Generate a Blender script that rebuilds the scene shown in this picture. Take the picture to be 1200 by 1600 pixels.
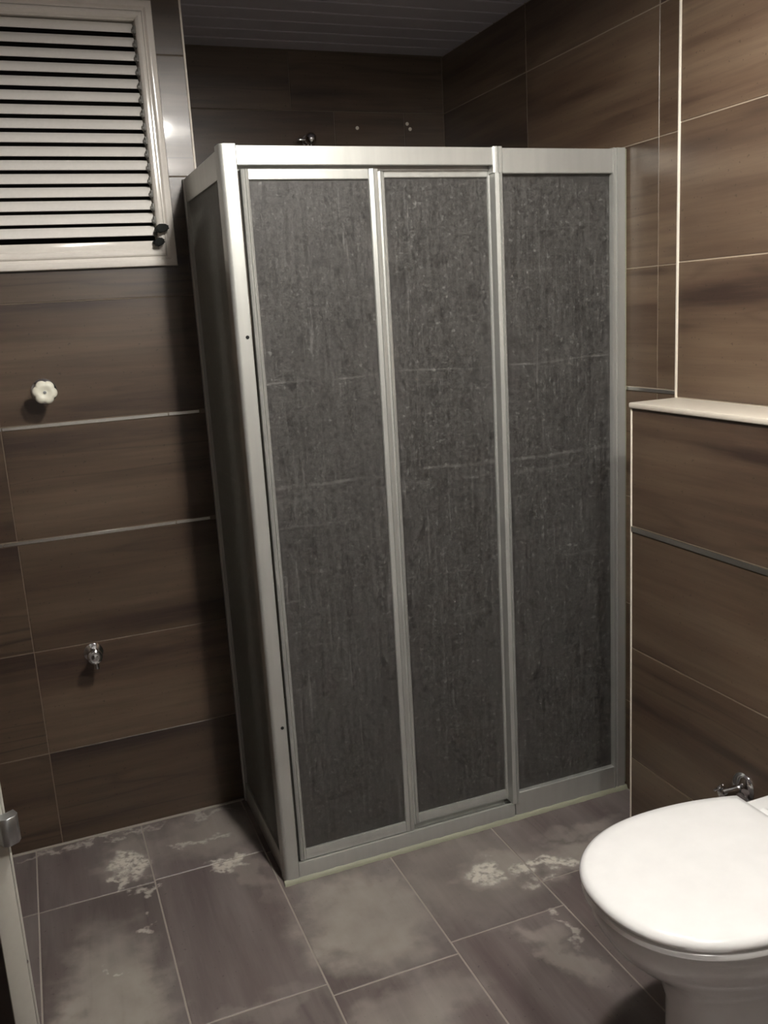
import bpy, bmesh, math, random
from mathutils import Vector, Matrix
random.seed(7)
for o in list(bpy.data.objects): bpy.data.objects.remove(o)
SC = bpy.context.scene
COL = SC.collection

# ------------------------------------------------------------------ camera
PITCH, YAW, ROLL, FPX, CAMH = -.2206, .3656, -.0591, 1415.7, 1.5174
cy, sy, cp, sp = math.cos(YAW), math.sin(YAW), math.cos(PITCH), math.sin(PITCH)
fw = Vector((sy*cp, cy*cp, sp)); rt = Vector((cy, -sy, 0)); up = rt.cross(fw)
r2 = math.cos(ROLL)*rt + math.sin(ROLL)*up; u2 = -math.sin(ROLL)*rt + math.cos(ROLL)*up
cam = bpy.data.objects.new('camera', bpy.data.cameras.new('camera')); COL.objects.link(cam)
m = Matrix((r2, u2, -fw)).transposed().to_4x4(); m.translation = (0, 0, CAMH)
cam.matrix_world = m
cam.data.sensor_fit = 'VERTICAL'; cam.data.sensor_height = 36; cam.data.lens = FPX*36/1600
cam.data.clip_start = .02
SC.camera = cam
# ------------------------------------------------------------------ light
W = bpy.data.worlds.new('world'); SC.world = W; W.use_nodes = True
W.node_tree.nodes['Background'].inputs[0].default_value = (.9, .88, 1, 1)
W.node_tree.nodes['Background'].inputs[1].default_value = .02
LAMPS = ((.675, 1.15, 76), (.79, .22, 52))       # bulbs of the two open drum lamps on the ceiling (drums are built below)
for x, y, power in LAMPS:
    l = bpy.data.lights.new('lamp_bulb', 'POINT'); l.shadow_soft_size = .045; l.energy = power
    l.color = (1, .96, .90)
    o = bpy.data.objects.new('lamp_bulb', l); COL.objects.link(o); o.location = (x, y, 2.34)
SC.view_settings.view_transform = 'Standard'; SC.view_settings.look = 'None'
SC.view_settings.gamma = 1; SC.view_settings.use_curve_mapping = False
SC.view_settings.exposure = 0.0

# ------------------------------------------------------------------ dimensions
YF, XS, XR, YW, YB, XN = 2.164, .479, 1.593, 2.666, 3.289, .523
XU, XH, YH, ZL, ZC = 1.520, 1.385, 1.867, 1.256, 2.412
ROWS = [0, .297, .613, .942, 1.262, 1.586, 1.906, 2.216, ZC]
XL, YN = -.85, -.75          # the parts of the room behind and left of the camera
TOP = 1.9

# ------------------------------------------------------------------ materials
class NT:
    def __init__(s, name):
        s.m = bpy.data.materials.new(name); s.m.use_nodes = True
        s.t = s.m.node_tree; s.b = s.t.nodes['Principled BSDF']
    def n(s, typ, **k):
        x = s.t.nodes.new(typ)
        for a, v in k.items():
            if a.startswith('i_'):
                key = a[2:]; key = int(key) if key.isdigit() else key.replace('_', ' ')
                x.inputs[key].default_value = v
            else: setattr(x, a, v)
        return x
    def l(s, a, b): s.t.links.new(a, b)
    def math(s, op, a, b=0.0, clamp=False):
        x = s.n('ShaderNodeMath', operation=op, use_clamp=clamp)
        for i, v in enumerate((a, b)):
            if isinstance(v, (int, float)): x.inputs[i].default_value = v
            else: s.l(v, x.inputs[i])
        return x.outputs[0]
    def ramp(s, fac, stops):
        r = s.n('ShaderNodeValToRGB'); e = r.color_ramp.elements
        while len(e) > 2: e.remove(e[-1])
        for i, (p, c) in enumerate(stops):
            el = e[i] if i < 2 else e.new(p)
            el.position = p; el.color = (*c, 1) if len(c) == 3 else c
        s.l(fac, r.inputs[0]); return r.outputs[0]
    def mix(s, fac, a, b, typ='MIX'):
        x = s.n('ShaderNodeMix', data_type='RGBA', blend_type=typ)
        for i, v in ((0, fac), (6, a), (7, b)):
            if isinstance(v, (int, float)): x.inputs[i].default_value = v
            elif isinstance(v, tuple): x.inputs[i].default_value = (*v, 1)
            else: s.l(v, x.inputs[i])
        return x.outputs[2]
    def bump(s, h, strength, dist=.002):
        x = s.n('ShaderNodeBump'); x.inputs['Strength'].default_value = strength
        x.inputs['Distance'].default_value = dist; s.l(h, x.inputs['Height'])
        s.l(x.outputs[0], s.b.inputs['Normal'])
    def noise(s, vec, scale, detail=4, rough=.55, dist=0):
        x = s.n('ShaderNodeTexNoise'); x.inputs['Scale'].default_value = scale
        x.inputs['Detail'].default_value = detail; x.inputs['Roughness'].default_value = rough
        x.inputs['Distortion'].default_value = dist
        s.l(vec, x.inputs['Vector']); return x.outputs['Fac']
    def mapv(s, vec, scale, loc=None):
        x = s.n('ShaderNodeMapping'); x.inputs['Scale'].default_value = scale
        s.l(vec, x.inputs[0])
        if loc is not None: s.l(loc, x.inputs['Location'])
        return x.outputs[0]

def simple(name, col, rough=.5, metal=0, bump=0, bscale=200, spec=.5):
    t = NT(name); t.b.inputs['Base Color'].default_value = (*col, 1)
    t.b.inputs['Roughness'].default_value = rough; t.b.inputs['Metallic'].default_value = metal
    t.b.inputs['Specular IOR Level'].default_value = spec
    tc = t.n('ShaderNodeTexCoord')
    nz = t.noise(tc.outputs['Object'], bscale, 3)
    c = t.mix(t.math('MULTIPLY', nz, .25), tuple(col), tuple(x*.6 for x in col))
    t.l(c, t.b.inputs['Base Color'])
    if bump: t.bump(nz, bump, .0006)
    return t.m

def tile_mat(name, light, mid, dark, vein_axis, rough, bumpy=.12):
    """striated stone-look tile; grain runs along one local axis, each tile drawn from its own place"""
    t = NT(name)
    tc = t.n('ShaderNodeTexCoord'); oi = t.n('ShaderNodeObjectInfo')
    cs = t.n('ShaderNodeSeparateColor'); t.l(oi.outputs['Color'], cs.inputs[0])
    off = t.n('ShaderNodeVectorMath', operation='SCALE'); off.inputs[0].default_value = (31, 17, 43)
    t.l(cs.outputs[0], off.inputs['Scale'])
    sc = [9.0, 9.0, 9.0]; sc[vein_axis] = 1.1
    if vein_axis == 0: v1 = t.mapv(tc.outputs['Object'], (.9, 10, 10), off.outputs[0])
    else: v1 = t.mapv(tc.outputs['Object'], (8, 1.2, 8), off.outputs[0])
    if vein_axis == 0: v2 = t.mapv(tc.outputs['Object'], (3.0, 60, 60), off.outputs[0])
    else: v2 = t.mapv(tc.outputs['Object'], (50, 3, 50), off.outputs[0])
    n1 = t.noise(v1, 1.0, 4, .5, .15)
    n2 = t.noise(v2, 1.0, 4, .6, .25)
    base = t.ramp(n1, [(.30, dark), (.46, mid), (.66, light)])
    # thin wavy veins: ridges of the broad noise
    r = t.math('ABSOLUTE', t.math('SUBTRACT', t.noise(v1, 1.1, 2, .45, .25), .5))
    vein = t.math('SUBTRACT', 1, t.math('MULTIPLY', r, 34), True)
    vm = t.math('MULTIPLY', vein, t.math('MULTIPLY', t.math('SUBTRACT', t.noise(v1, .6, 2), .45), 3.5, True))
    base = t.mix(t.math('MULTIPLY', vm, .85), base, tuple(x*.5 for x in dark))
    n3 = t.noise(v2, 2.3, 5, .7, .1)
    base = t.mix(t.math('MULTIPLY', t.math('SUBTRACT', n2, .35), 1.7, True), base, t.mix(.62, base, dark))
    base = t.mix(t.math('MULTIPLY', t.math('SUBTRACT', n3, .5), 1.2, True), base, light)
    # small pits
    vo = t.n('ShaderNodeTexNoise'); vo.inputs['Scale'].default_value = 90; t.l(tc.outputs['Object'], vo.inputs['Vector'])
    pit = t.math('GREATER_THAN', vo.outputs['Fac'], .70)
    base = t.mix(t.math('MULTIPLY', pit, .5), base, tuple(x*.5 for x in dark))
    # random tile to tile tone, times a wall factor painting in light or shade
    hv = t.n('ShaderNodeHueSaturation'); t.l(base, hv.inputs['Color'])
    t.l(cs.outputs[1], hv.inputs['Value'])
    t.l(hv.outputs[0], t.b.inputs['Base Color'])
    t.l(t.math('ADD', t.math('MULTIPLY', n2, .10), rough), t.b.inputs['Roughness'])
    t.bump(n2, bumpy, .001)
    if vein_axis == 0:
        t.b.inputs['Coat Weight'].default_value = .16; t.b.inputs['Coat Roughness'].default_value = .07; t.b.inputs['Coat IOR'].default_value = 1.4
    return t, hv

wt, _ = tile_mat('brown_striated_tile', (.122, .086, .057), (.086, .057, .037), (.030, .018, .014), 0, .29)
M_TILE = wt.m

ft, fh = tile_mat('floor_tile', (.160, .139, .132), (.118, .097, .092), (.077, .059, .058), 1, .30, .2)
def floor_stains(t, hv):
    """lime and plaster left on the floor at its own places (world coordinates in metres)"""
    g = t.n('ShaderNodeNewGeometry')
    nz = t.n('ShaderNodeTexNoise'); nz.inputs['Scale'].default_value = 14; nz.inputs['Detail'].default_value = 6
    t.l(g.outputs['Position'], nz.inputs['Vector'])
    sub = t.n('ShaderNodeVectorMath', operation='SUBTRACT'); sub.inputs[1].default_value = (.5, .5, .5)
    t.l(nz.outputs['Color'], sub.inputs[0])
    scl = t.n('ShaderNodeVectorMath', operation='SCALE'); scl.inputs['Scale'].default_value = .22
    t.l(sub.outputs[0], scl.inputs[0])
    add = t.n('ShaderNodeVectorMath', operation='ADD'); t.l(g.outputs['Position'], add.inputs[0]); t.l(scl.outputs[0], add.inputs[1])
    def blobs(lst, vec):
        tot = None
        for (x, y, rx, ry, rot, s) in lst:
            mp = t.n('ShaderNodeMapping', vector_type='TEXTURE')
            mp.inputs['Location'].default_value = (x, y, 0); mp.inputs['Rotation'].default_value = (0, 0, rot)
            mp.inputs['Scale'].default_value = (rx, ry, 1); t.l(vec, mp.inputs[0])
            L = t.n('ShaderNodeVectorMath', operation='LENGTH'); t.l(mp.outputs[0], L.inputs[0])
            f = t.n('ShaderNodeMapRange', interpolation_type='SMOOTHSTEP'); f.inputs[1].default_value = 1.15; f.inputs[2].default_value = .45
            f.inputs[3].default_value = 0; f.inputs[4].default_value = s
            t.l(L.outputs[1], f.inputs[0])
            tot = f.outputs[0] if tot is None else t.math('MAXIMUM', tot, f.outputs[0])
        return tot
    dust = blobs([(.10, 2.50, .10, .14, 0, .55), (.35, 2.52, .22, .12, .1, .5), (.62, 1.93, .19, .24, .1, .85), (.62, 1.60, .2, .10, .1, .55), (.95, 2.0, .25, .22, .1, .35),
                  (1.02, 1.98, .16, .10, 0, .75), (1.22, 1.93, .22, .07, 0, .65), (.0, 1.90, .14, .34, 0, .85), (.3, 2.52, .2, .12, .1, .4), (1.0, 1.62, .05, .18, .3, .6),
                  (.30, 1.75, .15, .05, 0, .25), (1.35, 2.03, .16, .05, 0, .5), (.56, 2.08, .10, .04, 0, .5), (.40, 2.30, .05, .2, .2, .45)], add.outputs[0])
    crust = blobs([(.095, 2.47, .045, .10, .35, 1), (.065, 2.405, .022, .035, .2, .9), (1.00, 1.985, .055, .045, .2, 1), (1.145, 1.925, .10, .028, .05, 1),
                   (.345, 2.345, .055, .022, -.2, .95), (.12, 2.33, .02, .02, 0, .7), (.098, 2.17, .022, .02, 0, .7), (1.07, 1.75, .03, .03, 0, .8), (1.06, 1.66, .015, .06, .3, .6), (.02, 2.02, .02, .012, 0, .6),
                   (.01, 2.645, .25, .018, 0, .5), (.37, 2.63, .10, .018, 0, .4), (.30, 2.50, .10, .018, .1, .6)], add.outputs[0])
    n2 = t.n('ShaderNodeTexNoise'); n2.inputs['Scale'].default_value = 60; n2.inputs['Detail'].default_value = 5; t.l(g.outputs['Position'], n2.inputs['Vector'])
    cr = t.math('MULTIPLY', crust, t.math('MULTIPLY', t.math('SUBTRACT', n2.outputs['Fac'], .36), 6, True))
    n3 = t.n('ShaderNodeTexNoise'); n3.inputs['Scale'].default_value = 7; n3.inputs['Detail'].default_value = 6; t.l(g.outputs['Position'], n3.inputs['Vector'])
    c = t.mix(t.math('MULTIPLY', dust, t.math('ADD', n3.outputs['Fac'], .1)), hv.outputs[0], (.40, .37, .325))
    c = t.mix(t.math('MULTIPLY', cr, .8), c, (.62, .59, .52))
    t.l(c, t.b.inputs['Base Color'])
    rg = t.math('ADD', .34, t.math('MULTIPLY', t.math('ADD', dust, cr), .3), True); t.l(rg, t.b.inputs['Roughness'])
floor_stains(ft, fh)
M_FLOOR = ft.m

M_GROUT_W = simple('wall_grout', (.15, .12, .09), .85, bscale=300)
M_GROUT_L = simple('pale_wall_grout', (.34, .29, .225), .85, bscale=300)
M_GROUT_F = simple('floor_grout', (.30, .27, .235), .9, .0, .3, 250)
M_PLASTER = simple('plaster', (.30, .28, .26), .9, 0, .2, 80)
M_PAINT = simple('white_paint', (.80, .79, .77), .6, 0, .05, 60)
M_WALLGREY = simple('grey_paint', (.30, .29, .28), .7, 0, .05, 60)
M_WALLDARK = simple('brown_paint', (.11, .085, .065), .5, 0, .05, 60)
M_CEIL = simple('ceiling_panel', (.62, .60, .68), .45, 0, .05, 60)
M_TRIM = simple('cream_edge_trim', (.80, .74, .64), .35, 0, 0, 100)
M_LEDGE = simple('cream_ledge_stone', (.74, .68, .58), .30, 0, .05, 40)
M_CHROME = simple('chrome', (.85, .86, .88), .08, 1, 0, 50)
M_LISTEL = simple('polished_metal_strip', (.86, .84, .79), .26, 1, .05, 30)
M_CERAMIC = simple('white_ceramic', (.88, .88, .87), .08, 0, 0, 20)
M_PLASTIC = simple('white_seat_plastic', (.93, .93, .92), .22, 0, 0, 20)
M_CREAM = simple('cream_plastic_knob', (.80, .78, .66), .35, 0, 0, 60)
M_WINFR = simple('painted_window_frame', (.80, .76, .70), .13, 0, .03, 100)
M_BLADE = simple('louvre_blade', (.90, .87, .82), .28, .0, .03, 120)
M_RUBBER = simple('dark_grey_plastic', (.016, .017, .016), .8, 0, .1, 300, .15)
M_BLACK = simple('black_gap', (.004, .004, .004), .9)
M_SILIC = simple('silicone_bead', (.27, .275, .20), .55, 0, .4, 160)
M_CLIP = simple('grey_clip_plastic', (.16, .155, .14), .5, 0, .05, 120)
M_DOOR = simple('grey_door_edge', (.36, .35, .31), .5, 0, .1, 90)
M_DOORFACE = simple('shaded_door_face', (.03, .022, .02), .5, 0, .1, 90)  # near-black colour paints in the shade on the leaf face
M_STEEL = simple('satin_steel', (.45, .47, .48), .32, 1, .1, 120)

def alu():
    t = NT('satin_aluminium'); b = t.b
    tc = t.n('ShaderNodeTexCoord')
    n = t.noise(t.mapv(tc.outputs['Object'], (14, 14, 1.2)), 3, 4)
    t.l(t.ramp(n, [(.3, (.45, .455, .43)), (.7, (.50, .505, .475))]), b.inputs['Base Color'])
    b.inputs['Metallic'].default_value = .55; b.inputs['Roughness'].default_value = .38
    f = t.noise(t.mapv(tc.outputs['Object'], (900, 900, 8)), 1, 2)
    t.bump(f, .06, .0004)
    return t.m
M_ALU = alu()

SCRATCH = [(1.352, .0035, .45), (1.09, .006, .45), (1.055, .009, .18), (.985, .004, .22), (.86, .005, .16), (.79, .004, .25), (1.60, .003, .14), (1.70, .002, .12), (.66, .004, .15), (.55, .0035, .14), (1.20, .004, .10)]
def acrylic():
    """grey pressed-pattern shower sheet: mostly dull grey, lets a little light through, worn by scratches and lime specks"""
    t = NT('grey_patterned_acrylic'); b = t.b
    g = t.n('ShaderNodeTexCoord'); P = g.outputs['Object']
    fine = t.noise(P, 240, 3, .6)
    weave = t.math('MULTIPLY', t.noise(t.mapv(P, (500, 500, 40)), 1, 2), t.noise(t.mapv(P, (40, 40, 500)), 1, 2))
    cloud = t.noise(P, 6, 5, .6)
    c = t.ramp(fine, [(.40, (.030, .029, .029)), (.60, (.165, .162, .156))])
    c = t.mix(t.math('MULTIPLY', weave, 1.2, True), c, (.15, .145, .14))
    c = t.mix(t.math('MULTIPLY', cloud, .45), c, (.075, .072, .072))
    # long nearly level scratches at their own heights on the sheets
    sx = t.n('ShaderNodeSeparateXYZ'); t.l(P, sx.inputs[0])
    wob = t.math('MULTIPLY', t.math('SUBTRACT', t.noise(t.mapv(P, (4, 4, 1)), 1, 3), .5), .03)
    zz = t.math('ADD', sx.outputs[2], wob)
    brk = t.noise(t.mapv(P, (9, 9, 40)), 1, 4, .7)
    tot = None
    for z, wd, st in SCRATCH:
        f = t.math('SUBTRACT', 1, t.math('DIVIDE', t.math('ABSOLUTE', t.math('SUBTRACT', zz, z)), wd), True)
        f = t.math('MULTIPLY', f, st)
        tot = f if tot is None else t.math('MAXIMUM', tot, f)
    scr = t.math('MULTIPLY', tot, t.math('MULTIPLY', t.math('SUBTRACT', brk, .38), 4, True))
    c = t.mix(scr, c, (.46, .45, .43))
    # fine vertical run marks
    run = t.noise(t.mapv(P, (160, 160, 5)), 1, 3)
    runm = t.math('GREATER_THAN', run, .66)
    c = t.mix(t.math('MULTIPLY', runm, .3), c, (.35, .34, .33))
    sp_ = t.math('GREATER_THAN', t.noise(P, 90, 2), .655)
    c = t.mix(t.math('MULTIPLY', sp_, .5), c, (.4, .4, .38))
    bl = t.math('GREATER_THAN', t.noise(t.mapv(P, (1, 1, .6)), 34, 3), .61)
    c = t.mix(t.math('MULTIPLY', bl, .45), c, (.035, .035, .035))
    mot = t.noise(P, 85, 5, .75)
    gr = t.ramp(mot, [(.36, (.66, .66, .66)), (.64, (1.32, 1.32, 1.32))])
    vs = t.ramp(t.noise(t.mapv(P, (110, 110, 7)), 1, 4, .7), [(.35, (.75, .75, .75)), (.65, (1.25, 1.25, 1.25))])
    gr = t.mix(1.0, gr, vs, 'MULTIPLY')
    c = t.mix(1.0, c, gr, 'MULTIPLY')
    t.l(c, b.inputs['Base Color'])
    b.inputs['Roughness'].default_value = .42
    b.inputs['Specular IOR Level'].default_value = .35
    t.bump(t.math('ADD', fine, mot), .45, .0013)
    tr = t.n('ShaderNodeBsdfTranslucent'); tr.inputs[0].default_value = (.80, .79, .75, 1)
    ms = t.n('ShaderNodeMixShader'); ms.inputs[0].default_value = .50
    t.l(b.outputs[0], ms.inputs[1]); t.l(tr.outputs[0], ms.inputs[2])
    out = [n for n in t.t.nodes if n.type == 'OUTPUT_MATERIAL'][0]; t.l(ms.outputs[0], out.inputs['Surface'])
    return t.m
M_ACR = acrylic()

# ------------------------------------------------------------------ mesh helpers
def link(name, me, mat, parent=None, loc=(0, 0, 0), rot=None):
    o = bpy.data.objects.new(name, me); COL.objects.link(o); o.location = loc
    if rot is not None: o.rotation_euler = rot
    if mat and not me.materials: me.materials.append(mat)
    if parent: o.parent = parent
    return o
def empty(name, loc=(0, 0, 0), rot=(0, 0, 0)):
    o = bpy.data.objects.new(name, None); COL.objects.link(o); o.location = loc; o.rotation_euler = rot
    o.empty_display_size = .05; return o
def tag(o, label=None, cat=None, group=None, kind=None):
    for k, v in (('label', label), ('category', cat), ('group', group), ('kind', kind)):
        if v: o[k] = v
    return o
def tomesh(bm, name, smooth=None):
    bmesh.ops.recalc_face_normals(bm, faces=bm.faces)
    me = bpy.data.meshes.new(name)
    if smooth:
        for f in bm.faces: f.smooth = True
    bm.to_mesh(me); bm.free()
    if smooth:
        for e in me.edges: pass
        try: me.set_sharp_from_angle(angle=math.radians(smooth))
        except Exception: pass
    return me
def bm_box(bm, a, b, bev=0, seg=2):
    t = bmesh.new(); bmesh.ops.create_cube(t, size=1)
    s = [b[i]-a[i] for i in range(3)]; c = [(b[i]+a[i])/2 for i in range(3)]
    for v in t.verts: v.co = Vector([v.co[i]*s[i]+c[i] for i in range(3)])
    if bev: bmesh.ops.bevel(t, geom=t.edges[:], offset=bev, segments=seg, profile=.5, affect='EDGES')
    me = bpy.data.meshes.new('tmp'); t.to_mesh(me); t.free(); bm.from_mesh(me); bpy.data.meshes.remove(me)
def box(name, a, b, mat, parent=None, bev=0, seg=2):
    bm = bmesh.new(); bm_box(bm, a, b, bev, seg)
    return link(name, tomesh(bm, name, 40 if bev else None), mat, parent)
def bm_extrude(bm, prof, axis, t0, t1, bev=0):
    """closed 2-D profile swept straight along an axis (0 x, 1 y, 2 z)"""
    def P(p, t):
        if axis == 2: return (p[0], p[1], t)
        if axis == 1: return (p[0], t, p[1])
        return (t, p[0], p[1])
    A = [bm.verts.new(P(p, t0)) for p in prof]; B = [bm.verts.new(P(p, t1)) for p in prof]
    n = len(prof)
    for i in range(n): bm.faces.new((A[i], A[(i+1) % n], B[(i+1) % n], B[i]))
    bm.faces.new(A[::-1]); bm.faces.new(B)
def extr(name, prof, axis, t0, t1, mat, parent=None):
    bm = bmesh.new(); bm_extrude(bm, prof, axis, t0, t1)
    return link(name, tomesh(bm, name, 35), mat, parent)
def lathe(bm, prof, c, d, seg=24):
    """profile (distance along d, radius) turned about direction d from point c"""
    d = Vector(d).normalized(); a = d.orthogonal().normalized(); b = d.cross(a); c = Vector(c)
    rings = []
    for (t, r) in prof:
        if r < 1e-6: rings.append([bm.verts.new(c+d*t)])
        else: rings.append([bm.verts.new(c+d*t+(a*math.cos(2*math.pi*k/seg)+b*math.sin(2*math.pi*k/seg))*r) for k in range(seg)])
    for i in range(len(rings)-1):
        A, B = rings[i], rings[i+1]
        for k in range(seg):
            k2 = (k+1) % seg
            if len(A) == 1 and len(B) == 1: continue
            if len(A) == 1: bm.faces.new((A[0], B[k], B[k2]))
            elif len(B) == 1: bm.faces.new((A[k], A[k2], B[0]))
            else: bm.faces.new((A[k], A[k2], B[k2], B[k]))
def lobj(name, prof, c, d, mat, parent=None, seg=24):
    bm = bmesh.new(); lathe(bm, prof, c, d, seg)
    return link(name, tomesh(bm, name, 40), mat, parent)
def tube(bm, pts, r, seg=12):
    pts = [Vector(p) for p in pts]; rings = []
    for i, p in enumerate(pts):
        d = (pts[min(i+1, len(pts)-1)]-pts[max(i-1, 0)]).normalized()
        a = d.cross(Vector((.31, .2, .93))).normalized(); b = d.cross(a)
        rr = r[i] if isinstance(r, (list, tuple)) else r
        rings.append([bm.verts.new(p+(a*math.cos(2*math.pi*k/seg)+b*math.sin(2*math.pi*k/seg))*rr) for k in range(seg)])
    for A, B in zip(rings, rings[1:]):
        for k in range(seg): bm.faces.new((A[k], A[(k+1) % seg], B[(k+1) % seg], B[k]))
    bm.faces.new(rings[0][::-1]); bm.faces.new(rings[-1])

# ------------------------------------------------------------------ tiles
TH = .008; GAP = .0024
_cache = {}
def tile_mesh(poly, th=TH, bev=.0009):
    """tile in its local plane (u, v), back at depth -th, front at 0 with a small arris"""
    key = (tuple((round(a, 4), round(b, 4)) for a, b in poly), th)
    if key in _cache: return _cache[key]
    bm = bmesh.new()
    A = [bm.verts.new((p[0], p[1], -th)) for p in poly]; B = [bm.verts.new((p[0], p[1], 0)) for p in poly]
    n = len(poly)
    for i in range(n): bm.faces.new((A[i], A[(i+1) % n], B[(i+1) % n], B[i]))
    top = bm.faces.new(B)
    if bev: bmesh.ops.bevel(bm, geom=list(top.edges), offset=bev, segments=1, affect='EDGES')
    me = tomesh(bm, 'tile'); _cache[key] = me; return me
def frame_rot(kind):
    # local u,v,n -> world.   back: faces -y ; right: faces -x ; left: faces +x ; front: faces +y; floor: faces up
    d = {'back': ((1, 0, 0), (0, 0, 1), (0, -1, 0)), 'right': ((0, -1, 0), (0, 0, 1), (-1, 0, 0)),
         'left': ((0, 1, 0), (0, 0, 1), (1, 0, 0)), 'front': ((-1, 0, 0), (0, 0, 1), (0, 1, 0)),
         'floor': ((1, 0, 0), (0, 1, 0), (0, 0, 1))}[kind]
    return Matrix(d).transposed().to_4x4(), d
def tiles(parent, kind, plane, cells, mat, name='tile', gap=GAP, jitter=.0004, th=TH, tone=1.0):
    """cells: (u0,u1,v0,v1[,poly]) in world units along the wall"""
    Mx, d = frame_rot(kind)
    su = {'back': 1, 'right': -1, 'left': 1, 'front': -1, 'floor': 1}[kind]
    for c in cells:
        u0, u1, v0, v1 = c[:4]
        if u1-u0 < .006 or v1-v0 < .006: continue
        cu, cv = (u0+u1)/2, (v0+v1)/2
        if len(c) > 4: poly = [((p[0]-cu)*su, p[1]-cv) for p in c[4]]
        else:
            w, h = (u1-u0)/2-gap/2, (v1-v0)/2-gap/2
            poly = [(-w, -h), (w, -h), (w, h), (-w, h)]
        o = link(name, tile_mesh(poly, th), mat, parent)
        M2 = Mx.copy(); off = random.uniform(-jitter, jitter)
        if kind in ('back', 'front'): M2.translation = (cu, plane, cv)
        elif kind in ('right', 'left'): M2.translation = (plane, cu, cv)
        else: M2.translation = (cu, cv, plane)
        M2.translation += Vector(d[2])*off
        o.matrix_world = M2
        o.color = (random.random(), tone*random.uniform(.86, 1.12), 0, 1)  # random per tile
def grid(us, vs): return [(us[i], us[i+1], vs[j], vs[j+1]) for j in range(len(vs)-1) for i in range(len(us)-1)]
REC = .0014   # grout lies this far behind the tile faces

# ------------------------------------------------------------------ floor
floor = tag(box('floor', (XL-.1, YN-.1, -.1), (XR+.1, YB+.1, -REC), M_GROUT_F), 'concrete bed with light grout under the grey-brown floor tiles', kind='structure')
colsx = [XL, -.78, -.467, -.154, .152, .466, .784, 1.106, XR-.002]
ycut = {3: [-.75, .46, 1.10, 1.735, 2.345, YW-.002], 4: [-.75, .48, 1.12, 1.762, 2.352, YW-.002], 5: [-.75, .46, 1.09, 1.722, 2.34, YB-.002],
        6: [-.75, .46, 1.12, 1.765, 2.40, 3.0, YB-.002], 7: [-.75, .6, 1.24, 1.872, 2.5, 3.1, YB-.002]}
cells = []
for i in range(len(colsx)-1):
    ys = ycut.get(i, [-.75, .46, 1.10, 1.735, 2.345, YW-.002])
    if i == 4:
        cells += [(colsx[i], colsx[i+1], ys[j], ys[j+1]) for j in range(len(ys)-1)]
    else: cells += [(colsx[i], colsx[i+1], ys[j], ys[j+1]) for j in range(len(ys)-1)]
tiles(floor, 'floor', 0, cells, M_FLOOR, 'floor_tile', gap=.0042, jitter=.0005)

# ------------------------------------------------------------------ window wall (far wall left of the shower)
WX0, WX1, WZ0, WZ1 = -.52, .425, 1.688, 2.325      # opening
wb = empty('wall_back'); tag(wb, 'far wall of brown striated tiles with the louvre window', kind='structure')
def slab(name, a, b, parent, mat=M_GROUT_W): return box(name, a, b, mat, parent)
y0, y1 = YW+REC, YW+.25
bm = bmesh.new()
bm_box(bm, (XL-.1, y0, -.05), (XN-.004, y1, WZ0)); bm_box(bm, (XL-.1, y0, WZ1), (XN-.004, y1, ZC+.05))
bm_box(bm, (XL-.1, y0, WZ0), (WX0, y1, WZ1)); bm_box(bm, (WX1, y0, WZ0), (XN-.004, y1, WZ1))
link('masonry', tomesh(bm, 'masonry'), M_GROUT_W, wb)
LZ = .0115
cells = []
U = [XL, -.714, -.078, XN-.004]
rows_low = [(0, .297), (.297, .613), (.613, .942-LZ), (.942, 1.262-LZ), (1.262, 1.586)]
for a, b in rows_low: cells += [(U[i], U[i+1], a, b) for i in range(3)]
r0, r1 = 1.586, 1.906
g = GAP/2
cells += [(U[0], -.55, r0, r1), (-.55, -.078, r0, WZ0+.0, [(-.55+g, r0+g), (-.078-g, r0+g), (-.078-g, WZ0), (-.55+g, WZ0)]),
          (-.078, XN-.004, r0, r1, [(-.078+g, r0+g), (XN-.004, r0+g), (XN-.004, r1-g), (WX1, r1-g), (WX1, WZ0), (-.078+g, WZ0)])]
cells += [(WX1, XN-.004, 1.906, 2.216), (U[0], -.55, 1.906, 2.216), (U[0], -.55, 2.216, ZC),
          (WX1, XN-.004, 2.216, ZC), (-.55, -.078, WZ1, ZC), (-.078, WX1, WZ1, ZC)]
tiles(wb, 'back', YW, cells, M_TILE, tone=.72)  # same tile, darkened to paint in this wall's dimmer light
for k, zt in enumerate((.942, 1.262)):
    segs = [(-.80, -.118), (-.1165, .36), (.3615, .462)] if k == 0 else [(-.80, -.076), (-.0745, .372), (.3735, .462)]
    for a, b in segs:
        box('metal_strip', (a, YW-.0022, zt-LZ+.001), (b, YW+.002, zt-.001), M_LISTEL, wb, .0008, 1)
box('corner_trim', (XN-.006, YW-.003, 0), (XN, YW+.012, ZC-.001), M_TRIM, wb, .0015)

# alcove walls
wal = empty('wall_left'); box('floor_joint', (-.45, YW-.009, -.001), (XS-.002, YW+.001, .0035), M_GROUT_F, wb, .001)
tag(wal, 'narrow side wall of the shower alcove behind the window wall corner', kind='structure')
box('masonry', (XN-.10, YW+.25, -.05), (XN-REC, YB+.1, ZC+.05), M_GROUT_W, wal)
tiles(wal, 'left', XN, grid([YW+.013, YB-.001], ROWS), M_TILE)
wab = empty('wall_alcove'); tag(wab, 'dark tiled back wall of the shower alcove', kind='structure')
box('masonry', (XN-.1, YB+REC, -.05), (XR+.1, YB+.15, ZC+.05), M_GROUT_W, wab)
cells = []
for j in range(len(ROWS)-1):
    us = [XN+.001, 1.157, XR-.001] if j % 2 == 0 else [XN+.001, .84, 1.45, XR-.001]
    if j == 7: us = [XN+.001, 1.0, XR-.001]
    if j == 6: us = [XN+.001, 1.157, 1.43, XR-.001]
    cells += grid(us, [ROWS[j], ROWS[j+1]])
tiles(wab, 'back', YB, cells, M_TILE)
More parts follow.
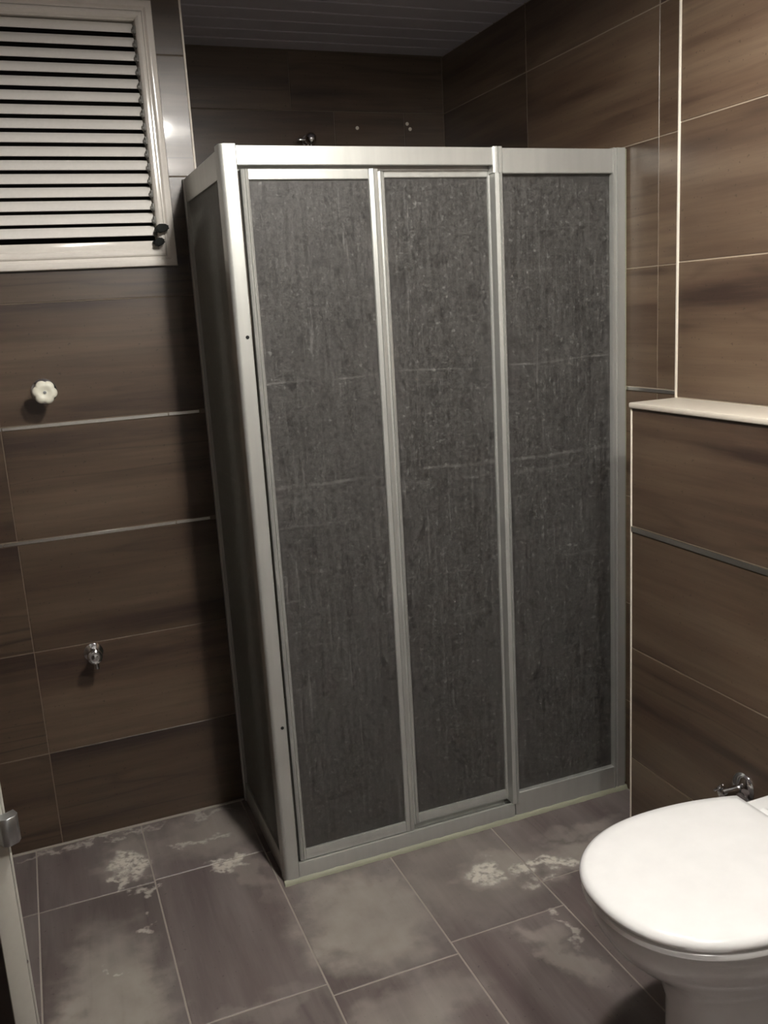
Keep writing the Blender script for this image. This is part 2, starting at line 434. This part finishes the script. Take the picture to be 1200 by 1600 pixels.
war = empty('wall_right'); tag(war, 'right wall of brown striated tiles inside and beside the shower', kind='structure')
box('masonry', (XR+REC, YH-.05, -.05), (XR+.12, YB+.15, ZC+.05), M_GROUT_L, war)
rr = ROWS[:]
cells = grid([YH-.03, 2.033, 2.684, YB-.001], rr[:4]+[1.262-LZ]) + grid([YH-.03, 2.033, 2.684, YB-.001], rr[4:])
tiles(war, 'right', XR, cells, M_TILE, tone=1.25)  # same tile, lightened to paint in the light this wall catches
box('metal_strip', (XR-.0022, YH, 1.262-LZ+.001), (XR+.002, YB-.01, 1.262-.001), M_LISTEL, war, .0008, 1)

# upper wall nearer the camera, stepping into the room
wu = empty('wall_right_upper'); tag(wu, 'wall of brown striated tiles, toned lighter as if lit, standing above the ledge', kind='structure')
box('masonry', (XU+REC, YN, ZL-.001), (XR+.12, YH-.004, ZC+.05), M_GROUT_L, wu)
box('end_face', (XU+.006, YH-.004, ZL-.001), (XR+.01, YH, ZC), M_TRIM, wu)
tiles(wu, 'right', XU, grid([YN, -.05, .59, 1.228, YH-.004], [ZL+.001]+ROWS[5:]), M_TILE, tone=1.22)  # brown tile brightened in colour, as the more lit wall
box('corner_trim', (XU-.003, YH-.006, ZL), (XU+.010, YH+.001, ZC-.001), M_TRIM, wu, .0015)
# boxed-in lower wall
wl = empty('wall_right_lower'); tag(wl, 'low boxed wall of brown tiles behind the toilet', kind='structure')
box('masonry', (XH+REC, YN, -.05), (XR+.1, YH-.004, ZL-.014), M_GROUT_L, wl)
box('end_face', (XH+.004, YH-.004, -.01), (XR+.01, YH, ZL-.014), M_GROUT_W, wl)
tiles(wl, 'right', XH, grid([YN, -.05, .59, 1.228, YH-.004], [0, .297, .613, .942-.015]) + grid([YN, -.05, .59, 1.228, YH-.004], [.942, ZL-.0145]), M_TILE, tone=.92)  # same tile, slightly darkened in colour to suit the shade down here
box('metal_strip', (XH-.002, YN, .942-.0145), (XH+.002, YH-.003, .942-.0005), M_LISTEL, wl, .0008, 1)
box('corner_trim', (XH-.001, YH-.004, 0), (XH+.008, YH+.001, ZL-.014), M_TRIM, wl, .001)
led = box('trim_1', (XH-.006, YN, ZL-.0135), (XU+.004, YH+.002, ZL), M_LEDGE, None, .003)
tag(led, 'cream stone ledge capping the low boxed wall', kind='structure')

# room behind the camera
tag(box('wall_front', (XL-.1, YN-.12, -.05), (XR+.12, YN, ZC+.05), M_WALLGREY), 'plain grey wall behind the camera', kind='structure')
tag(box('wall_side', (XL-.12, YN-.12, -.05), (XL, YW+.1, ZC+.05), M_WALLDARK), 'plain brown wall to the left of the camera', kind='structure')

# ceiling of long narrow boards
ce = empty('ceiling'); tag(ce, 'grey ceiling of narrow plastic boards running across the room', kind='structure')
box('backing', (XL-.1, YN-.1, ZC+.010), (XR+.12, YB+.12, ZC+.08), M_BLACK, ce)
_bm = bmesh.new(); bw = .0985
prof = [(-bw/2, .008), (-bw/2, .0015), (-bw/2+.003, 0), (bw/2-.009, 0), (bw/2-.006, .0035), (bw/2-.0005, .0035), (bw/2-.0005, .008)]
bm_extrude(_bm, prof, 0, XL, XR+.0)
pm = tomesh(_bm, 'ceiling_board'); pm.materials.append(M_CEIL)
y = YB-.002-bw/2
while y > YN-.05:
    o = link('ceiling_board', pm, None, ce, (0, y, ZC)); y -= .1

for i, (x, y, p_) in enumerate(LAMPS):
    dm = lobj('ceiling_lamp', [(0, 0), (0, .162), (.102, .162), (.103, .160), (.103, .158), (.102, .157), (.004, .157), (.004, 0)], (x, y, ZC), (0, 0, -1), M_PAINT, None, 40)
    tag(dm, ['white open drum lamp on the ceiling in front of the shower', 'white open drum lamp on the ceiling above the camera'][i], 'ceiling lamp', 'drum lamps on the ceiling')
# ------------------------------------------------------------------ louvre window
win = empty('window_1', ((WX0+WX1)/2, YW, WZ0)); tag(win, 'cream-painted louvre window with sixteen tilted blades', kind='structure')
def keep(o, parent): o.parent = parent; o.matrix_parent_inverse = parent.matrix_world.inverted(); return o
bpy.context.view_layer.update()
def frame_rect(name, x0, x1, z0, z1, w, yb, yf, mat, parent, bev=.004, prof=None):
    """mitred picture-frame from a swept profile: list of (inward offset, y)"""
    prof = prof or [(0, yb), (0, yf+.003), (.003, yf), (w-.003, yf), (w, yf+.003), (w, yb)]
    bm = bmesh.new(); rings = []
    for (d, yy) in prof:
        rings.append([bm.verts.new(p) for p in ((x0+d, yy, z0+d), (x1-d, yy, z0+d), (x1-d, yy, z1-d), (x0+d, yy, z1-d))])
    for i in range(len(rings)):
        A, B = rings[i], rings[(i+1) % len(rings)]
        for k in range(4): bm.faces.new((A[k], A[(k+1) % 4], B[(k+1) % 4], B[k]))
    o = link(name, tomesh(bm, name, 30), mat); return keep(o, parent)
y = YW
FX0, FX1, FZ0, FZ1 = -.545, .443, 1.668, 2.346
frame_rect('outer_frame', FX0, FX1, FZ0, FZ1, .03, 0, 0, M_WINFR, win,
           prof=[(0, y+.002), (0, y-.010), (.002, y-.014), (.006, y-.0165), (.012, y-.018), (.018, y-.017), (.0215, y-.013), (.024, y-.011), (.027, y-.011), (.027, y+.05), (.015, y+.05), (.015, y+.002)])
frame_rect('sash_frame', FX0+.027, FX1-.027, FZ0+.027, FZ1-.027, .03, 0, 0, M_WINFR, win,
           prof=[(0, y+.05), (0, y-.009), (.002, y-.013), (.006, y-.0155), (.011, y-.0155), (.015, y-.013), (.019, y-.009), (.020, y-.006), (.020, y+.05)])
GX0, GX1 = FX0+.047, FX1-.047
z_lo, z_hi = 1.747, 2.263
pitch = (z_hi-z_lo)/15
# blades: leaning, lower edge towards the room
bl = bmesh.new()
tilt = math.radians(36); bh = .0325
prof = []
pts = [(-.5, 0), (-.25, -.0022), (0, -.003), (.25, -.0022), (.5, 0)]
P2 = []
for t, c in pts: P2.append((t*bh, c))
for t, c in reversed(pts): P2.append((t*bh, c+.0022))
def rotp(a, c):   # a along blade (up +), c thickness (towards room -)
    return (a*math.sin(tilt)+c*math.cos(tilt), a*math.cos(tilt)-c*math.sin(tilt))
bm_extrude(bl, [rotp(a, c) for a, c in P2], 0, GX0+.004, GX1-.004)
blm = tomesh(bl, 'louvre_blade', 40); blm.materials.append(M_BLADE)
cl = bmesh.new()
bm_box(cl, (-.003, -.012, -.010), (.0035, .012, .010), .002); lathe(cl, [(0, 0), (0, .006), (.006, .006), (.007, 0)], (-.007, -.006, -.003), (1, 0, 0), 10)
clm = tomesh(cl, 'blade_clip', 40); clm.materials.append(M_CLIP)
for i in range(16):
    z = z_lo + pitch*i + pitch*.55
    keep(link('louvre_blade', blm, None, None, (0, y+.010, z)), win)
    for xx in (GX0+.003, GX1-.003):
        o = link('blade_clip', clm, None, None, (xx, y+.004, z-.008)); 
        if xx < 0: o.scale.x = -1
        keep(o, win)
box_top = keep(box('top_rail', (GX0, y-.004, z_hi+pitch*.98), (GX1, y+.01, FZ1-.045), M_WINFR, None, .002), win)
keep(box('bottom_rail', (GX0, y-.006, FZ0+.046), (GX1, y+.012, z_lo-.010), M_WINFR, None, .002), win)
keep(box('dark_backing', (GX0, y+.045, FZ0+.04), (GX1, y+.05, FZ1-.04), M_BLACK, None), win)  # black sheet stands in for the darkness behind the blades
# two dark operating handles
for (hx, hz, s) in ((.408, 1.768, 1.25), (.397, 1.732, .95)):
    bm = bmesh.new()
    pr = [(-.016*s, -.006), (-.010*s, .010), (.002, .011), (.010*s, .009), (.0145*s, .002), (.012*s, -.006), (.0, -.011), (-.008*s, -.013)]
    bm_extrude(bm, pr, 1, y-.040, y-.012)
    for v in bm.verts: pass
    bmesh.ops.bevel(bm, geom=bm.edges[:], offset=.003, segments=2, affect='EDGES')
    lathe(bm, [(0, 0), (0, .005), (.03, .005), (.03, 0)], (-.012, y-.018, 0), (0, 1, 0), 12)
    o = link('louvre_handle', tomesh(bm, 'louvre_handle', 40), M_RUBBER, None, (hx, 0, hz)); keep(o, win)
    o['label'] = 'dark grey louvre handle'

# ------------------------------------------------------------------ shower enclosure
sh = empty('shower_enclosure', (XS, YF, 0))
tag(sh, 'framed aluminium shower cubicle with grey textured sliding panels in the alcove', 'shower')
bpy.context.view_layer.update()
def S(o, p=None): return keep(o, p or sh)
# corner post: rounded L section, long face to the front
def arc(cx, cz, r, a0, a1, n=6): return [(cx+r*math.cos(math.radians(a0+(a1-a0)*i/n)), cz+r*math.sin(math.radians(a0+(a1-a0)*i/n))) for i in range(n+1)]
pp = arc(XS+.011, YF+.011, .011, 180, 270, 6) + [(XS+.038, YF), (XS+.040, YF+.002), (XS+.040, YF+.006), (XS+.040, YF+.030), (XS+.022, YF+.030), (XS+.022, YF+.045), (XS, YF+.045)]
cpst = S(extr('corner_post', pp, 2, .0, TOP+.004, M_ALU))
for z in (1.469, .459):
    S(lobj('screw', [(0, .0045), (.001, .0045), (.0016, .003), (.001, 0)], (XS+.028, YF, z), (0, -1, 0), M_RUBBER, None, 10), cpst)
# front header: track section, deeper on the fixed panel side
XD0, XD1 = 1.180, 1.207          # fixed divider post
hp = [(YF, TOP), (YF, TOP-.041), (YF+.002, TOP-.043), (YF+.006, TOP-.043), (YF+.006, TOP-.030), (YF+.024, TOP-.030), (YF+.024, TOP-.052), (YF+.028, TOP-.052), (YF+.028, TOP-.030), (YF+.046, TOP-.030), (YF+.046, TOP)]
S(extr('header_rail', hp, 0, XS+.040, XD0, M_ALU))
hp2 = [(YF+.001, TOP-.001), (YF+.001, TOP-.061), (YF+.003, TOP-.063), (YF+.03, TOP-.063), (YF+.03, TOP-.001)]
S(extr('fixed_panel_top_rail', hp2, 0, XD1, 1.553, M_ALU))
# divider post: two ribs
dp = [(XD0, YF-.003), (XD0+.008, YF-.006), (XD0+.012, YF-.006), (XD0+.0135, YF-.002), (XD0+.015, YF-.006), (XD1-.003, YF-.006), (XD1, YF-.003), (XD1, YF+.030), (XD0, YF+.030)]
dpm = [(XD0+.003, YF+.0), (XD0+.004, YF-.004), (XD0+.013, YF-.006), (XD0+.0145, YF-.002), (XD0+.0165, YF-.002), (XD0+.018, YF-.006), (XD1-.003, YF-.005), (XD1, YF-.001), (XD1, YF+.030), (XD0+.003, YF+.030)]
S(extr('divider_post', dpm, 2, .055, TOP-.061, M_ALU))
S(extr('divider_cap', dp, 2, TOP-.061, TOP+.002, M_ALU))
# wall post on the right with two fine ribs at its inner side
wp = [(1.545, YF+.004), (1.547, YF-.001), (1.550, YF-.001), (1.5515, YF+.002), (1.557, YF+.002), (1.5585, YF-.002), (1.561, YF-.002), (1.563, YF), (1.585, YF), (1.587, YF+.003), (1.587, YF+.03), (1.545, YF+.03)]
S(extr('wall_post', wp, 2, .0, TOP+.002, M_ALU))
S(box('silicone_joint', (1.5872, YF+.004, .02), (XR-.0008, YF+.012, TOP), M_SILIC, None, .001))
# bottom rail and its silicone line
bp = [(YF, .010), (YF, .050), (YF+.002, .054), (YF+.008, .054), (YF+.008, .030), (YF+.046, .030), (YF+.046, .010)]
S(extr('bottom_rail', bp, 0, XS+.040, XD0+.012, M_ALU))
bp2 = [(YF+.001, .010), (YF+.001, .083), (YF+.003, .085), (YF+.03, .085), (YF+.03, .010)]
S(extr('fixed_panel_bottom_rail', bp2, 0, XD1-.012, 1.553, M_ALU))
bm = bmesh.new()
n = 90
sil = []
for i in range(n+1):
    x = XS-.004+(XR-.002-XS+.004)*i/n; r = .0055+.003*math.sin(i*1.7)*math.sin(i*.63)
    sil.append((x, r))
rings = []
for x, r in sil:
    rings.append([bm.verts.new(q) for q in ((x, YF+.002, -.001), (x, YF-.005-r*.5, -.001), (x, YF-.004-r*.4, .003), (x, YF-.003, .008+r*.5), (x, YF+.002, .011+r*.4))])
for A, B in zip(rings, rings[1:]):
    for k in range(5): bm.faces.new((A[k], A[(k+1) % 5], B[(k+1) % 5], B[k]))
bm.faces.new(rings[0]); bm.faces.new(rings[-1][::-1])
o = S(link('silicone_bead', tomesh(bm, 'silicone_bead', 60), M_SILIC)); o['label'] = 'yellowed silicone bead'
# sliding doors
def door(x0, x1, yy, z0, z1, sl, sr, dz=.0, rail=.024, lab=None):
    d = empty('sliding_door', (x0, yy, z0)); bpy.context.view_layer.update(); keep(d, sh)
    S(extr('top_rail', [(yy, z1), (yy, z1-rail+.002), (yy+.002, z1-rail), (yy+.014, z1-rail), (yy+.016, z1-rail+.002), (yy+.016, z1)], 0, x0+sl, x1-sr, M_ALU), d)
    S(extr('bottom_rail', [(yy, z0), (yy, z0+rail+.002), (yy+.002, z0+rail+.006), (yy+.014, z0+rail+.006), (yy+.016, z0+rail+.002), (yy+.016, z0)], 0, x0+sl, x1-sr, M_ALU), d)
    for a, b in ((x0, x0+sl), (x1-sr, x1)):
        c = (a+b)/2
        st = [(a, yy+.001), (a+.002, yy-.0015), (c-.001, yy-.0035), (c, yy-.0005), (c+.001, yy-.0035), (b-.002, yy-.0015), (b, yy+.001), (b, yy+.017), (a, yy+.017)]
        S(extr('stile', st, 2, z0, z1, M_ALU), d)
    S(box('acrylic_sheet', (x0+sl-.002, yy+.006, z0+rail), (x1-sr+.002, yy+.0095, z1-rail+.003), M_ACR), d)
    return d
d1 = door(.527, .868, YF+.008, .056, TOP-.050, .018, .026)
d2 = door(.870, XD0+.010, YF+.028, .058, TOP-.044, .022, .012)
S(box('guide_rail', (XS+.04, YF+.0465, .03), (XD0, YF+.049, .05), M_ALU, None))
S(box('acrylic_sheet', (XD1-.001, YF+.016, .080), (1.549, YF+.0195, TOP-.060), M_ACR, None))
# left side: fixed panel running back to the window wall
lp = [(XS+.004, TOP-.003), (XS+.004, TOP-.062), (XS+.006, TOP-.065), (XS+.028, TOP-.065), (XS+.028, TOP-.003)]
S(extr('side_top_rail', lp, 1, YF+.045, YW-.014, M_ALU))
S(extr('side_bottom_rail', [(XS+.004, .0), (XS+.004, .060), (XS+.006, .063), (XS+.028, .063), (XS+.028, .0)], 1, YF+.045, YW-.014, M_ALU))
S(extr('side_wall_post', [(XS, YW-.014), (XS+.004, YW-.018), (XS+.03, YW-.018), (XS+.03, YW-.0008), (XS, YW-.0008)], 2, 0, TOP-.003, M_ALU))
S(extr('side_inner_post', [(XS+.002, YF+.0455), (XS+.002, YF+.052), (XS+.026, YF+.052), (XS+.026, YF+.0455)], 2, 0, TOP-.003, M_ALU))
S(box('side_acrylic_sheet', (XS+.012, YF+.052, .060), (XS+.0155, YW-.016, TOP-.062), M_ACR, None))
# tray
tray = box('shower_tray', (XS+.034, YF+.05, .0008), (XR-.003, YB-.003, .035), M_CERAMIC, None, .006)
tag(tray, 'low white shower tray on the alcove floor inside the cubicle', 'shower tray')

# ------------------------------------------------------------------ fittings inside the alcove, seen above the header
br = empty('shower_rail_bracket', (1.050, YB, 2.115)); bpy.context.view_layer.update()
tag(br, 'round chrome shower rail bracket just above the header rail', 'shower fitting')
keep(lobj('flange', [(0, 0), (0, .020), (.004, .020), (.006, .009), (.03, .009)], (1.050, YB, 2.115), (0, -1, 0), M_CHROME), br)
keep(lobj('ball_cap', [(0, 0), (.001, .010), (.004, .0165), (.010, .020), (.018, .021), (.027, .018), (.033, .011), (.036, 0)], (1.050, YB-.028, 2.115), (0, -1, 0), M_CHROME), br)
keep(lobj('rail', [(0, 0), (0, .008), (.62, .008), (.62, 0)], (1.050, YB-.040, 2.108), (0, 0, -1), M_CHROME, None, 16), br)
keep(lobj('side_pin', [(0, 0), (0, .005), (.028, .005), (.031, .003), (.031, 0)], (1.033, YB-.040, 2.112), (-1, 0, 0), M_CHROME, None, 12), br)
for (x, z, lab) in ((1.243, 2.161, 'lone pale wall plug right of the shower rail bracket'), (1.441, 2.178, 'upper of two small wall plugs near the alcove corner'), (1.452, 2.160, 'lower of two small wall plugs near the alcove corner')):
    o = lobj('wall_plug', [(0, 0), (0, .0065), (.002, .0065), (.003, .004), (.0015, .002), (.0015, 0)], (x, YB, z), (0, -1, 0), M_TRIM, None, 12)
    tag(o, lab, 'wall plug', 'wall plugs in the alcove tiles')

# ------------------------------------------------------------------ flower-headed stop valve on the window wall
fx, fz = .046, 1.352
fv = empty('stop_valve', (fx, YW, fz)); bpy.context.view_layer.update()
tag(fv, 'stop valve with a cream flower-shaped knob above the upper metal strip', 'valve')
keep(lobj('escutcheon', [(0, 0), (0, .034), (.003, .034), (.007, .026), (.010, .012), (.022, .010)], (fx, YW, fz-.002), (0, -1, 0), M_CHROME, None, 28), fv)
keep(lobj('spindle', [(0, .010), (.030, .010), (.032, .007), (.062, .007), (.062, 0)], (fx, YW-.02, fz), (0, -1, 0), M_CHROME, None, 16), fv)
bm = bmesh.new(); seg = 84; rings = []
for (t, r, amp) in ((0, .010, 0), (.001, .017, .12), (.004, .0275, .17), (.011, .030, .18), (.016, .0285, .17), (.020, .022, .12), (.021, .015, .05), (.018, .011, 0), (.0175, .005, 0)):
    ring = []
    for k in range(seg):
        a = 2*math.pi*k/seg; q = r*(1+amp*(abs(math.cos(3*a+.4))**.7-.6))
        ring.append(bm.verts.new((fx+q*math.cos(a), YW-.066-t, fz+q*math.sin(a))))
    rings.append(ring)
for A, B in zip(rings, rings[1:]):
    for k in range(seg): bm.faces.new((A[k], A[(k+1) % seg], B[(k+1) % seg], B[k]))
bm.faces.new(rings[0][::-1]); bm.faces.new(rings[-1])
kn = keep(link('flower_knob', tomesh(bm, 'flower_knob', 50), M_CREAM), fv); kn['label'] = 'cream six-lobed knob'
keep(lobj('screw', [(0, 0), (0, .0045), (.002, .004), (.0022, 0)], (fx, YW-.0832, fz), (0, -1, 0), M_STEEL, None, 12), kn)

# ------------------------------------------------------------------ small chrome tap lower on the window wall
tx, tz = .082, .595
tp = empty('wall_tap', (tx, YW, tz)); bpy.context.view_layer.update()
tag(tp, 'small chrome angle tap low on the window wall under the lower metal strip', 'tap')
keep(lobj('flange', [(0, 0), (0, .028), (.003, .028), (.008, .018), (.010, .010)], (tx, YW, tz-.012), (0, -1, 0), M_CHROME, None, 24), tp)
bm = bmesh.new()
tube(bm, [(tx, YW-.002, tz-.012), (tx, YW-.030, tz-.012), (tx, YW-.050, tz-.006), (tx, YW-.066, tz-.0)], [.0095, .0105, .012, .0125], 16)
tube(bm, [(tx, YW-.042, tz-.010), (tx+.001, YW-.046, tz-.024), (tx+.002, YW-.047, tz-.036), (tx+.002, YW-.047, tz-.046)], [.009, .009, .008, .0095], 16)
keep(link('tap_body', tomesh(bm, 'tap_body', 50), M_CHROME), tp)
keep(lobj('tap_knob', [(0, 0), (0, .012), (.003, .0195), (.010, .0215), (.018, .0205), (.021, .016), (.0195, .011), (.0215, .006), (.022, 0)], (tx, YW-.066, tz), (0, -1, .05), M_CHROME, None, 28), tp)

# ------------------------------------------------------------------ toilet
TY = 1.185
to = empty('toilet', (XH, TY, 0)); bpy.context.view_layer.update()
tag(to, 'white toilet with its lid closed, standing against the low tiled wall', 'toilet')
def outline(xt, xb, hw, n=48, p=2.25, back=.72, cy_=TY):
    """plan outline: egg nose at xt, widest part, nearly square back corners at xb"""
    pts = []
    L = xb-xt; xm = xt+L*.56; a = xm-xt
    for i in range(n+1):                       # nose half: from +y side round to -y side
        th = math.pi/2 + math.pi*i/n
        c, s = math.cos(th), math.sin(th)
        pts.append((xm+a*(-(abs(c)**(2/p))), cy_+hw*math.copysign(abs(s)**(2/p), s)))
    m_ = 12
    for i in range(1, m_+1):
        u = i/m_; w = hw*(1-(1-back)*u**2.0); pts.append((xm+(xb-xm)*u, cy_-w))
    for i in range(m_, 0, -1):
        u = i/m_; w = hw*(1-(1-back)*u**2.0); pts.append((xm+(xb-xm)*u, cy_+w))
    return pts
def loft(bm, secs, cap0=True, cap1=True):
    R_ = []
    for (pts, z) in secs: R_.append([bm.verts.new((x, y, z(x, y) if callable(z) else z)) for x, y in pts])
    for A, B in zip(R_, R_[1:]):
        for k in range(len(A)): bm.faces.new((A[k], A[(k+1) % len(A)], B[(k+1) % len(B)], B[k]))
    if cap0: bm.faces.new(R_[0][::-1])
    if cap1: bm.faces.new(R_[-1])
XT = .815; ZR = .440
secs = []
for (z, dx, hw, bk) in ((.0005, .150, .112, .95), (.012, .146, .115, .95), (.03, .152, .111, .95), (.10, .165, .104, .96), (.20, .165, .108, .97), (.26, .145, .120, .97), (.30, .112, .140, .97), (.335, .070, .162, .97), (.365, .040, .178, .96), (.395, .022, .188, .96), (.415, .014, .192, .95), (.432, .012, .192, .95), (ZR, .018, .188, .95), (ZR+.0005, .03, .175, .95)):
    secs.append((outline(XT+dx, XH-.001, hw, back=bk), z))
bm = bmesh.new(); loft(bm, secs)
bowl = keep(link('bowl', tomesh(bm, 'bowl', 50), M_CERAMIC), to)
# raised rear deck
bm = bmesh.new(); bm_box(bm, (1.285, TY-.172, ZR-.01), (XH-.001, TY+.172, ZR+.016), .008, 3)
keep(link('rear_deck', tomesh(bm, 'rear_deck', 50), M_CERAMIC), to)
HX = 1.262
bm = bmesh.new(); z0 = ZR+.004
loft(bm, [(outline(XT+.010, HX, .194, back=.80), z0), (outline(XT+.003, HX, .199, back=.82), z0+.003), (outline(XT+.003, HX, .199, back=.82), z0+.013), (outline(XT+.007, HX, .196, back=.82), z0+.016)])
keep(link('seat', tomesh(bm, 'seat', 50), M_PLASTIC), to)
z0 = ZR+.022
bm = bmesh.new()
loft(bm, [(outline(XT+.008, HX+.004, .195, back=.82), z0), (outline(XT+.001, HX+.006, .202, back=.83), z0+.003), (outline(XT, HX+.007, .203, back=.83), z0+.010), (outline(XT+.004, HX+.006, .2, back=.83), z0+.017), (outline(XT+.013, HX+.002, .192, back=.83), z0+.0225),
          (outline(XT+.035, HX-.012, .172, back=.83), z0+.026), (outline(XT+.09, HX-.05, .125, back=.85), z0+.028), (outline(XT+.17, HX-.12, .05, back=.9), z0+.0285)])
lid = keep(link('lid', tomesh(bm, 'lid', 60), M_PLASTIC), to)
for s in (-1, 1):
    keep(lobj('hinge', [(0, 0), (0, .013), (.05, .013), (.05, 0)], (HX+.016, TY+s*.075-.025, ZR+.030), (0, 1, 0), M_PLASTIC, None, 16), to)

# ------------------------------------------------------------------ chrome angle valve beside the toilet
vy, vz = 1.452, .418
av = empty('angle_valve', (XH, vy, vz)); bpy.context.view_layer.update()
tag(av, 'chrome angle valve on a round flange beside the toilet lid', 'valve')
keep(lobj('flange', [(0, 0), (0, .033), (.002, .0335), (.006, .031), (.011, .024), (.014, .014), (.016, .010)], (XH, vy, vz), (-1, 0, 0), M_CHROME, None, 32), av)
keep(lobj('valve_body', [(.01, .0095), (.05, .0095), (.051, .012), (.064, .012), (.066, .009), (.067, 0)], (XH, vy, vz), (-1, 0, 0), M_CHROME, None, 20), av)
bm = bmesh.new()
tube(bm, [(XH-.058, vy, vz), (XH-.062, vy+.004, vz-.03), (XH-.066, vy+.002, vz-.09), (XH-.055, vy, vz-.16), (XH-.03, vy, vz-.20), (XH-.004, vy, vz-.21)], .006, 10)
keep(link('flexible_hose', tomesh(bm, 'flexible_hose', 60), M_STEEL), av)
keep(lobj('handle', [(0, 0), (0, .004), (.012, .004), (.013, .013), (.016, .0135), (.018, .012), (.018, 0)], (XH-.058, vy, vz), (-.3, .55, .6), M_CHROME, None, 18), av)

# ------------------------------------------------------------------ door edge at the left of the frame
dx_, dy_ = -.1195, 1.10
dr = empty('door_1', (dx_, dy_, 0), (0, 0, math.radians(30))); tag(dr, 'half-open grey-edged door leaf at the left edge', kind='structure')
bpy.context.view_layer.update()
def D(o): o.parent = dr; return o      # local: x across the edge, y along the leaf (away from the edge)
D(box('door_leaf', (.001, .002, .012), (.0265, .42, 2.06), M_DOORFACE, None))
D(box('edge_band', (0, -.001, .012), (.0275, .0022, 2.06), M_DOOR, None, .001))
D(box('rebate_lip', (.0275, .010, .012), (.0305, .42, 2.06), M_DOORFACE, None))
D(box('rebate_edge', (.0306, .006, .012), (.0345, .030, 2.06), M_DOOR, None, .001))
bm = bmesh.new()
bm_extrude(bm, [(.0165, -.0012), (.0165, -.014), (.022, -.019), (.034, -.019), (.040, -.013), (.041, -.0012)], 2, .925-.018, .925+.018)
bmesh.ops.bevel(bm, geom=bm.edges[:], offset=.0008, segments=1, affect='EDGES')
bm.normal_update()
lb = D(link('latch_bolt', tomesh(bm, 'latch_bolt', 40), M_STEEL)); lb['label'] = 'satin steel latch bolt'
D(lobj('screw', [(0, 0), (0, .003), (.001, .003), (.0012, 0)], (.029, .0055, .73), (0, -1, 0), M_CHROME, None, 10))
